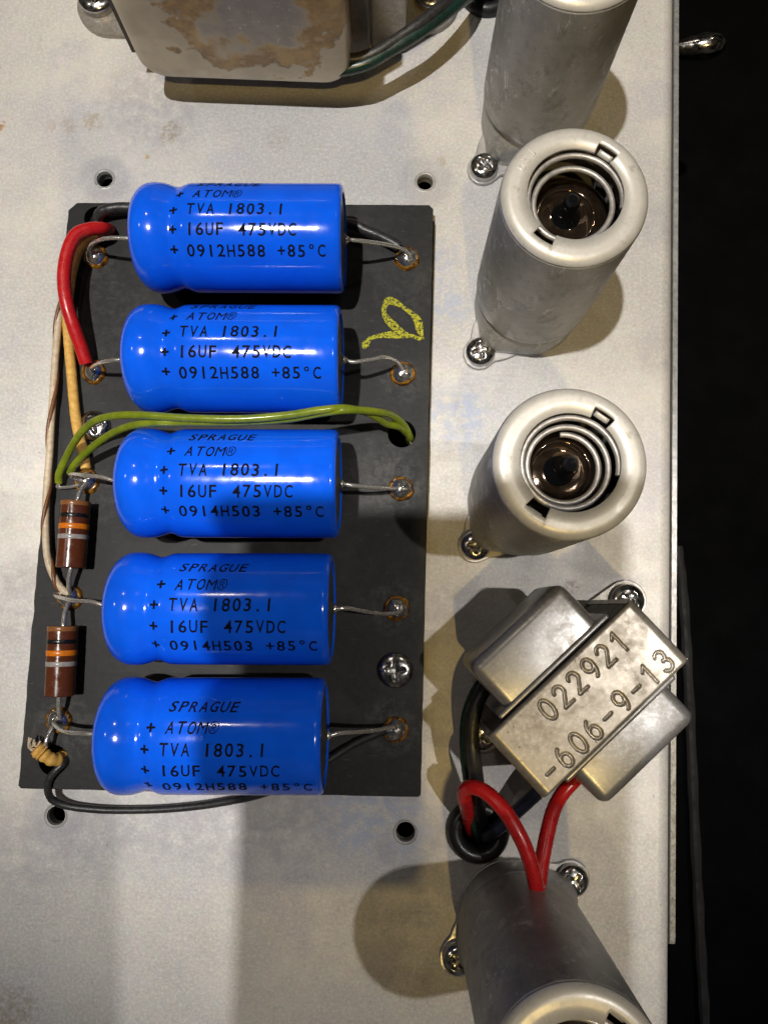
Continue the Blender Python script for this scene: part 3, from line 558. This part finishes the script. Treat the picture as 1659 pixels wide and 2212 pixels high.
STROKE = {'0': [arc(.3, .5, .3, .5, 90, 450, 24)], '2': [arc(.3, .72, .28, .28, 165, -25, 12) + [(.02, .0), (.6, .0)]], '1': [[(.08, .78), (.34, 1.0), (.34, 0)]],
          '9': [arc(.3, .69, .28, .31, 0, 360, 20), [(.58, .69)] + arc(.16, .62, .42, .62, 0, -68, 10)], '6': [arc(.3, .31, .28, .31, 0, 360, 20), [(.02, .31)] + arc(.44, .38, .42, .62, 180, 112, 10)],
          '3': [arc(.28, .75, .27, .25, 150, -90, 12) + arc(.28, .26, .31, .27, 88, -150, 14)], '-': [[(.05, .45), (.55, .45)]]}
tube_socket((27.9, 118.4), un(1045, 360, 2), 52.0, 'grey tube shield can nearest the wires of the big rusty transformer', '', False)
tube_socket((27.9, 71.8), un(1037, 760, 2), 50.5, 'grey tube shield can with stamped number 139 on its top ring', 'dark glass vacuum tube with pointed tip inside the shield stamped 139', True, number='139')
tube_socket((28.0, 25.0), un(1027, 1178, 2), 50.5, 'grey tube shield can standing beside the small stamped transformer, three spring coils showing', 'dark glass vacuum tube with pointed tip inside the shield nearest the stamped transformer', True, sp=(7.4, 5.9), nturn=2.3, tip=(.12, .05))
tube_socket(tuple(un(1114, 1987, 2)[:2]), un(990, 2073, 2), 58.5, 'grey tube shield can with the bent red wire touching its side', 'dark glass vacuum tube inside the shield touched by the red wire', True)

# ---------------------------------------------------------------- small stamped transformer
ZT = 32.0
K8 = crop(1050, 1400, 2.074)
cor = [un(*K8(*p), ZT) for p in ((1150, 245), (1452, 560), (682, 1308), (385, 968))]      # top, right, bottom, left corners of the strap
ctr = sum(cor) / 4; U = (cor[0] + cor[1] - cor[2] - cor[3]) / 2; SL = np.linalg.norm(U); U /= SL; V = np.cross((0, 0, 1.), U); SW = abs((cor[0] - cor[1]).dot(V) + (cor[3] - cor[2]).dot(V)) / 2
base = np.array((ctr[0], ctr[1], 0)); fr = lambda p: base + U * p[0] + V * p[1] + np.array((0, 0, p[2]))
t = thing('small_transformer', 'small strapped transformer stamped 022921 and -606-9-13', 'transformer', tuple(base))
# strap top as a height field with pressed-in figures
st = []
for txt, u0, vv in (('022921', .31, .245), ('-606-9-13', .115, -.29)):
    for k, c_ in enumerate(txt):
        cu = (u0 + k * .0975 - .5) * SL; cv = vv * SW
        for poly in STROKE[c_]:
            q = [np.array((cu + (x - .3) * 3.4, cv + (y - .5) * 3.9)) for x, y in poly]; st += list(zip(q[:-1], q[1:]))
NU, NV = 300, 130; gu = np.linspace(-SL / 2, SL / 2, NU); gv = np.linspace(-SW / 2, SW / 2, NV); GU, GV = np.meshgrid(gu, gv, indexing='ij'); D = np.full(GU.shape, 9.)
for a, b in st:
    ab = b - a; tt = np.clip(((GU - a[0]) * ab[0] + (GV - a[1]) * ab[1]) / (ab.dot(ab) + 1e-9), 0, 1); D = np.minimum(D, np.hypot(GU - a[0] - tt * ab[0], GV - a[1] - tt * ab[1]))
Zh = ZT - .40 * np.clip(1 - (D / .30) ** 2, 0, 1) ** .6
eu = SL / 2 - np.abs(GU); ev = SW / 2 - np.abs(GV); re = 1.5
for e, r_ in ((eu, 1.8), (ev, .7)): k = np.clip((r_ - e) / r_, 0, 1); Zh -= r_ * (1 - np.sqrt(np.clip(1 - k * k, 0, 1)))
mb = MB(); mb.grid([[fr((gu[i], gv[j], Zh[i, j])) for j in range(NV)] for i in range(NU)], closed=False)
mb.f = [f for f in mb.f]
part('strap_top', mb, MAT['strap'], t, 70)
for s_ in (-1, 1):                                              # strap legs and feet
    mb = MB(); mb.box((-.6, -SW / 2, 1.3), (.6, SW / 2, ZT - 1.75)); mb.v = [tuple(fr((s_ * (SL / 2 - .6) + x, y, z))) for x, y, z in mb.v]; part('strap_leg', mb, MAT['strap'], t, 30)
    x0 = s_ * (SL / 2 - 1.2); sc_ = un(*((1357, 1297) if s_ > 0 else (1041, 1586)), 3.0) - base; su, sv = sc_.dot(U), sc_.dot(V)
    ol = [(x0, -SW / 2), (x0 + s_ * 1.5, -SW / 2)] + [(su + s_ * 4.6 * math.sin(q), sv - 4.6 * math.cos(q)) for q in [math.pi * k / 10 for k in range(11)]] + [(x0 + s_ * 1.5, SW / 2), (x0, SW / 2)]
    if s_ < 0: ol = ol[::-1]
    mb = MB(); mb.plate([tuple(fr((x, y, 0))[:2]) for x, y in ol], [], .05, 1.25); part('mounting_foot', mb, MAT['strap'], t, 30, .15)
    part('screw', screw_mesh(fr((su, sv, 1.25)), 3.7, 2.6, rot=.9), MAT['chrome'], t, 60)
mb = MB(); mb.box((-SL / 2 + 1.3, -SW / 2 + .15, 4.5), (SL / 2 - 1.3, SW / 2 - .15, ZT - 2.2)); mb.v = [tuple(fr(v)) for v in mb.v]; part('core', mb, MAT['core'], t, 30)
for s_ in (-1, 1):
    bw = 11.9; y0, y1 = (SW / 2 - .1, SW / 2 + 11.2) if s_ > 0 else (-SW / 2 - 9.2, -SW / 2 + .1); uo = -.6 if s_ > 0 else .6
    mb = MB(); mb.rbox((-bw + uo, y0 + (-3 if s_ > 0 else 0), 8.5), (bw + uo, y1 + (3 if s_ < 0 else 0), ZT - 2.2), 2.1, 5, fr); part('bell_cover', mb, MAT['bell'], t, 50)
    mb = MB(); mb.rbox((-bw - 2.0 + uo, min(s_ * SW / 2, s_ * (SW / 2 + 1.2)), 6.5), (bw + 2.0 + uo, max(s_ * SW / 2, s_ * (SW / 2 + 1.2)), ZT - 1.6), .5, 3, fr); part('bell_flange', mb, MAT['bell'], t, 50)
# grommets and the wires of the small transformer
def grommet(px, py, lab):
    c = un(px, py, 0); mb = MB(); prof = [(3.5, -2.5), (3.4, 0), (3.6, 1.6), (4.3, 2.35), (5.3, 2.5), (6.2, 2.0), (6.75, 1.1), (6.85, .05)]
    mb.lathe(prof, c, 48); return single('rubber_grommet', mb, MAT['rubber'], lab, 'grommet', 'rubber grommets in the chassis', 60)
grommet(1032, 1793, 'black rubber grommet with red, black and blue wires entering it'); grommet(1052, -14, 'black rubber grommet beside the big rusty transformer wires')
wire([(1018, 1795, -5), (1017, 1785, 0), (1008, 1745, 9), (1003, 1712, 14), (1018, 1700, 17), (1050, 1712, 19), (1090, 1752, 21), (1122, 1805, 22), (1143, 1855, 22), (1154, 1895, 21.4), (1158, 1915, 20.6), (1163, 1912, 19.4), (1166, 1890, 18.6), (1172, 1850, 17.5), (1183, 1795, 16), (1196, 1748, 14.5), (1216, 1712, 13), (1245, 1680, 12.5), (1268, 1650, 12.5)], 1.5, 'red', 'bright red vinyl wire bent into a V between grommet and small transformer', n=12)
wire([(1040, 1800, -5), (1040, 1785, 1), (1033, 1745, 8), (1030, 1690, 13), (1022, 1630, 15.5), (1019, 1580, 16), (1027, 1530, 16), (1048, 1485, 15), (1085, 1440, 14)], 1.5, 'black_cloth', 'black wire running from grommet up to the small transformer bell', rj=.0)
wire([(1035, 1812, -5), (1033, 1800, 1), (1024, 1760, 6), (1016, 1700, 10), (1008, 1640, 12.5), (1006, 1580, 13.5), (1014, 1530, 14), (1035, 1485, 13.5), (1070, 1440, 13)], 1.35, 'green_d', 'dark green wire tucked beside the black wire of the small transformer')
wire([(1046, 1808, -5), (1048, 1806, 1.5), (1062, 1799, 4), (1095, 1772, 6), (1130, 1740, 8), (1165, 1708, 10), (1210, 1668, 12)], 1.45, 'navy', 'navy blue wire from grommet passing under the small transformer strap')

# ---------------------------------------------------------------- big rusty transformer at the chassis end
zb = 8.9; Pl = un(318, 172, zb); Pr = un(728, 180, zb); xa, xb = Pl[0] - .6, Pr[0] + 3.4; yf = (Pl[1] + Pr[1]) / 2 - 1.0
bt = thing('large_transformer', 'large steel end bell transformer with flaking brown residue on its face', 'transformer', ((xa + xb) / 2, yf + 20, 0))
m = NT('residue_bell'); sep = m.n('ShaderNodeSeparateXYZ'); m.l(m.co, sep.inputs[0])
cx = (un(560, 20, 26)[0] - (xa + xb) / 2) * S; warp = m.math('MULTIPLY', m.math('SUBTRACT', m.noise(120, 4, .55), .5), 1.5)
dx = m.math('DIVIDE', m.math('SUBTRACT', sep.outputs[0], cx), .0175); dz = m.math('DIVIDE', m.math('SUBTRACT', sep.outputs[2], .032), .0165)
dd = m.math('ADD', m.math('SQRT', m.math('ADD', m.math('MULTIPLY', dx, dx), m.math('MULTIPLY', dz, dz))), warp)
ring = m.math('MULTIPLY', m.ramp(dd, .60, .80), m.ramp(dd, 1.08, 1.13, 1, 0)); inner = m.ramp(dd, .50, .78, 1, 0)
col = m.mix(m.ramp(m.noise(120, 5), .35, .65), (.52, .46, .36), (.42, .37, .29)); col = m.mix(m.math('MULTIPLY', inner, .75), col, m.mix(m.ramp(m.noise(300, 5), .3, .7), (.30, .285, .27), (.22, .21, .205)))
rc = m.mix(m.ramp(m.noise(170, 5, .7), .38, .62), (.40, .27, .11), (.24, .15, .06)); rc = m.mix(m.ramp(m.noise(330, 4), .55, .68), rc, (.36, .27, .15))
col = m.mix(m.math('MULTIPLY', ring, .93), col, rc); col = m.mix(m.math('MULTIPLY', m.math('MULTIPLY', inner, m.ramp(m.noise(800, 4, .7), .62, .68)), .7), col, (.62, .61, .6))
rim = m.math('MULTIPLY', m.math('MULTIPLY', m.ramp(dd, 1.06, 1.10), m.ramp(dd, 1.13, 1.17, 1, 0)), m.ramp(m.noise(220, 3), .45, .6)); col = m.mix(m.math('MULTIPLY', rim, .6), col, (.10, .06, .03))
m.set(col=col, rough=m.ramp(ring, 0, 1, .42, .36), metal=m.ramp(ring, 0, 1, .5, .05)); hgt = m.math('ADD', m.math('MULTIPLY', ring, .8), m.math('MULTIPLY', m.noise(600, 5), .35)); m.bump(hgt, .5, .12); MAT['residue'] = m.m
def rrect(x0, x1, z0, z1, r, y, n=9):
    out = []
    for (cx_, cz_, a0) in ((x1 - r, z1 - r, 0), (x0 + r, z1 - r, 90), (x0 + r, z0 + r, 180), (x1 - r, z0 + r, 270)):
        for k in range(n + 1): q = math.radians(a0 + 90 * k / n); out.append((cx_ + r * math.cos(q), y, cz_ + r * math.sin(q)))
    return out
mb = MB(); ztop = 52
rows = [rrect(xa + i, xb - i, zb + i * .9, ztop - i, max(.6, 6.2 - i * .55), yf + dy) for i, dy in ((0, 16), (0, 3.2), (.25, 1.9), (.8, 1.0), (1.7, .45), (3.0, .18), (5.5, .0), (9, -.12), (13, -.2), (17, -.2))]
mb.grid(rows, cap1=True); mb.f = [tuple(reversed(f)) for f in mb.f]; part('end_bell', mb, MAT['residue'], bt, 50)
lf = un(283, 90, 4.5); mb = MB(); mb.rbox((lf[0] - .9, lf[1] + 1, 3.6), (lf[0] + 1.6, yf + 40, 46), .6, 3); part('frame_strap', mb, MAT['strap'], bt, 40)
rf0, rf1 = un(800, 100, 4), un(880, 100, 4); mb = MB(); mb.rbox((rf0[0], un(840, 104, 2)[1], 2.0), (rf1[0] - .5, yf + 40, 44), .8, 3); part('frame_strap', mb, MAT['bell'], bt, 40)
mb = MB(); mb.box((lf[0] + 2, yf + 8, 8), (rf0[0] + .2, yf + 40, 48)); part('core', mb, MAT['core'], bt, 30)
for sgn, pa, pb, sc, yl in ((-1, 166, 300, (213, 2), 76), (1, 878, 990, (932, -8), 72)):     # feet with rounded ends
    q0, q1 = un(pa, 20, 1.2), un(pb, 20, 1.2); yb_ = un((pa + pb) / 2, yl, 1.2)[1]; x0, x1 = q0[0], q1[0]; rr = 8.5
    if sgn < 0: ol = [(x1, yb_ + 40), (x0, yb_ + 40), (x0, yb_ + rr)] + [(x0 + rr - rr * math.cos(q), yb_ + rr - rr * math.sin(q)) for q in [math.pi / 2 * k / 8 for k in range(1, 9)]] + [(x1, yb_)]
    else: ol = [(x1, yb_ + 40), (x0, yb_ + 40), (x0, yb_)] + [(x1 - rr + rr * math.sin(q), yb_ + rr - rr * math.cos(q)) for q in [math.pi / 2 * k / 8 for k in range(0, 9)]]
    mb = MB(); mb.plate(ol, [], .05, 1.25); part('mounting_foot', mb, MAT['strap'], bt, 30, .2)
    c = un(*sc, 1.3); part('screw', screw_mesh(c, 4.6, 3.2, rot=.3), MAT['chrome'], bt, 60)
wire([(700, 150, 13), (740, 150, 13), (790, 138, 13.5), (840, 110, 14), (890, 80, 14.5), (950, 38, 14), (1000, 0, 12), (1030, -20, 7), (1045, -16, 0), (1050, -14, -6)], 1.45, 'green_d', 'dark green wire leaving the rusty transformer bell toward its grommet')
wire([(720, 128, 14), (770, 128, 14), (815, 112, 14.5), (865, 80, 15), (915, 45, 15.5), (965, 5, 14.5), (1020, -30, 10), (1052, -28, 2), (1055, -20, -6)], 1.35, 'black_cloth', 'black wire running alongside the dark green one from the rusty transformer')

# ---------------------------------------------------------------- front wall fittings
zt = -20.0; A = un(1452, 114, zt); B = un(1527, 99, zt + 3); A[0] = EDGE + BR + 1.2; a = B - A; L = np.linalg.norm(a)
tg = thing('toggle_switch', 'chrome bat handle toggle switch sticking out of the face plate', 'switch', tuple(A))
mb = MB(); mb.lathe([(1.3, 0), (1.7, L * .15), (2.6, L * .5), (3.3, L * .8), (3.5, L * .95), (3.2, L * 1.12), (2.5, L * 1.24), (1.5, L * 1.32), (.02, L * 1.35)], A, 40, a); part('bat_handle', mb, plain('dark_chrome', (.30, .28, .26), (.20, .19, .18), 300, .16, 1.), tg, 80)
mb = MB(); mb.lathe([(5.5, 0), (5.5, 1.6), (4.6, 2.0), (3.6, 2.4), (1.3, 2.4)], A, 6, (1, 0, 0)); part('nut', mb, MAT['chrome'], tg, 30)
c = un(1462, 1772, -14); c[0] = EDGE + BR + 1.17; single('face_plate_screw', screw_mesh(c, 3.2, 1.9, (1, 0, 0)), MAT['chrome'], 'small round head screw in the face plate beside the small transformer', 'screw', sharp=60)

# ---------------------------------------------------------------- the phone that takes the picture (just behind the lens; it shades the chassis)
mb = MB(); mb.rbox((-57, -125, 2.0), (14.6, 21.8, 9.8), 3.4, 4); cam_m = np.array(R3)
mb.v = [tuple(cam_m @ np.array(v) + np.array((0, 0, CAMH))) for v in mb.v]
single('smartphone', mb, MAT['phone'], 'dark smartphone held flat over the chassis, taking the picture', 'phone')
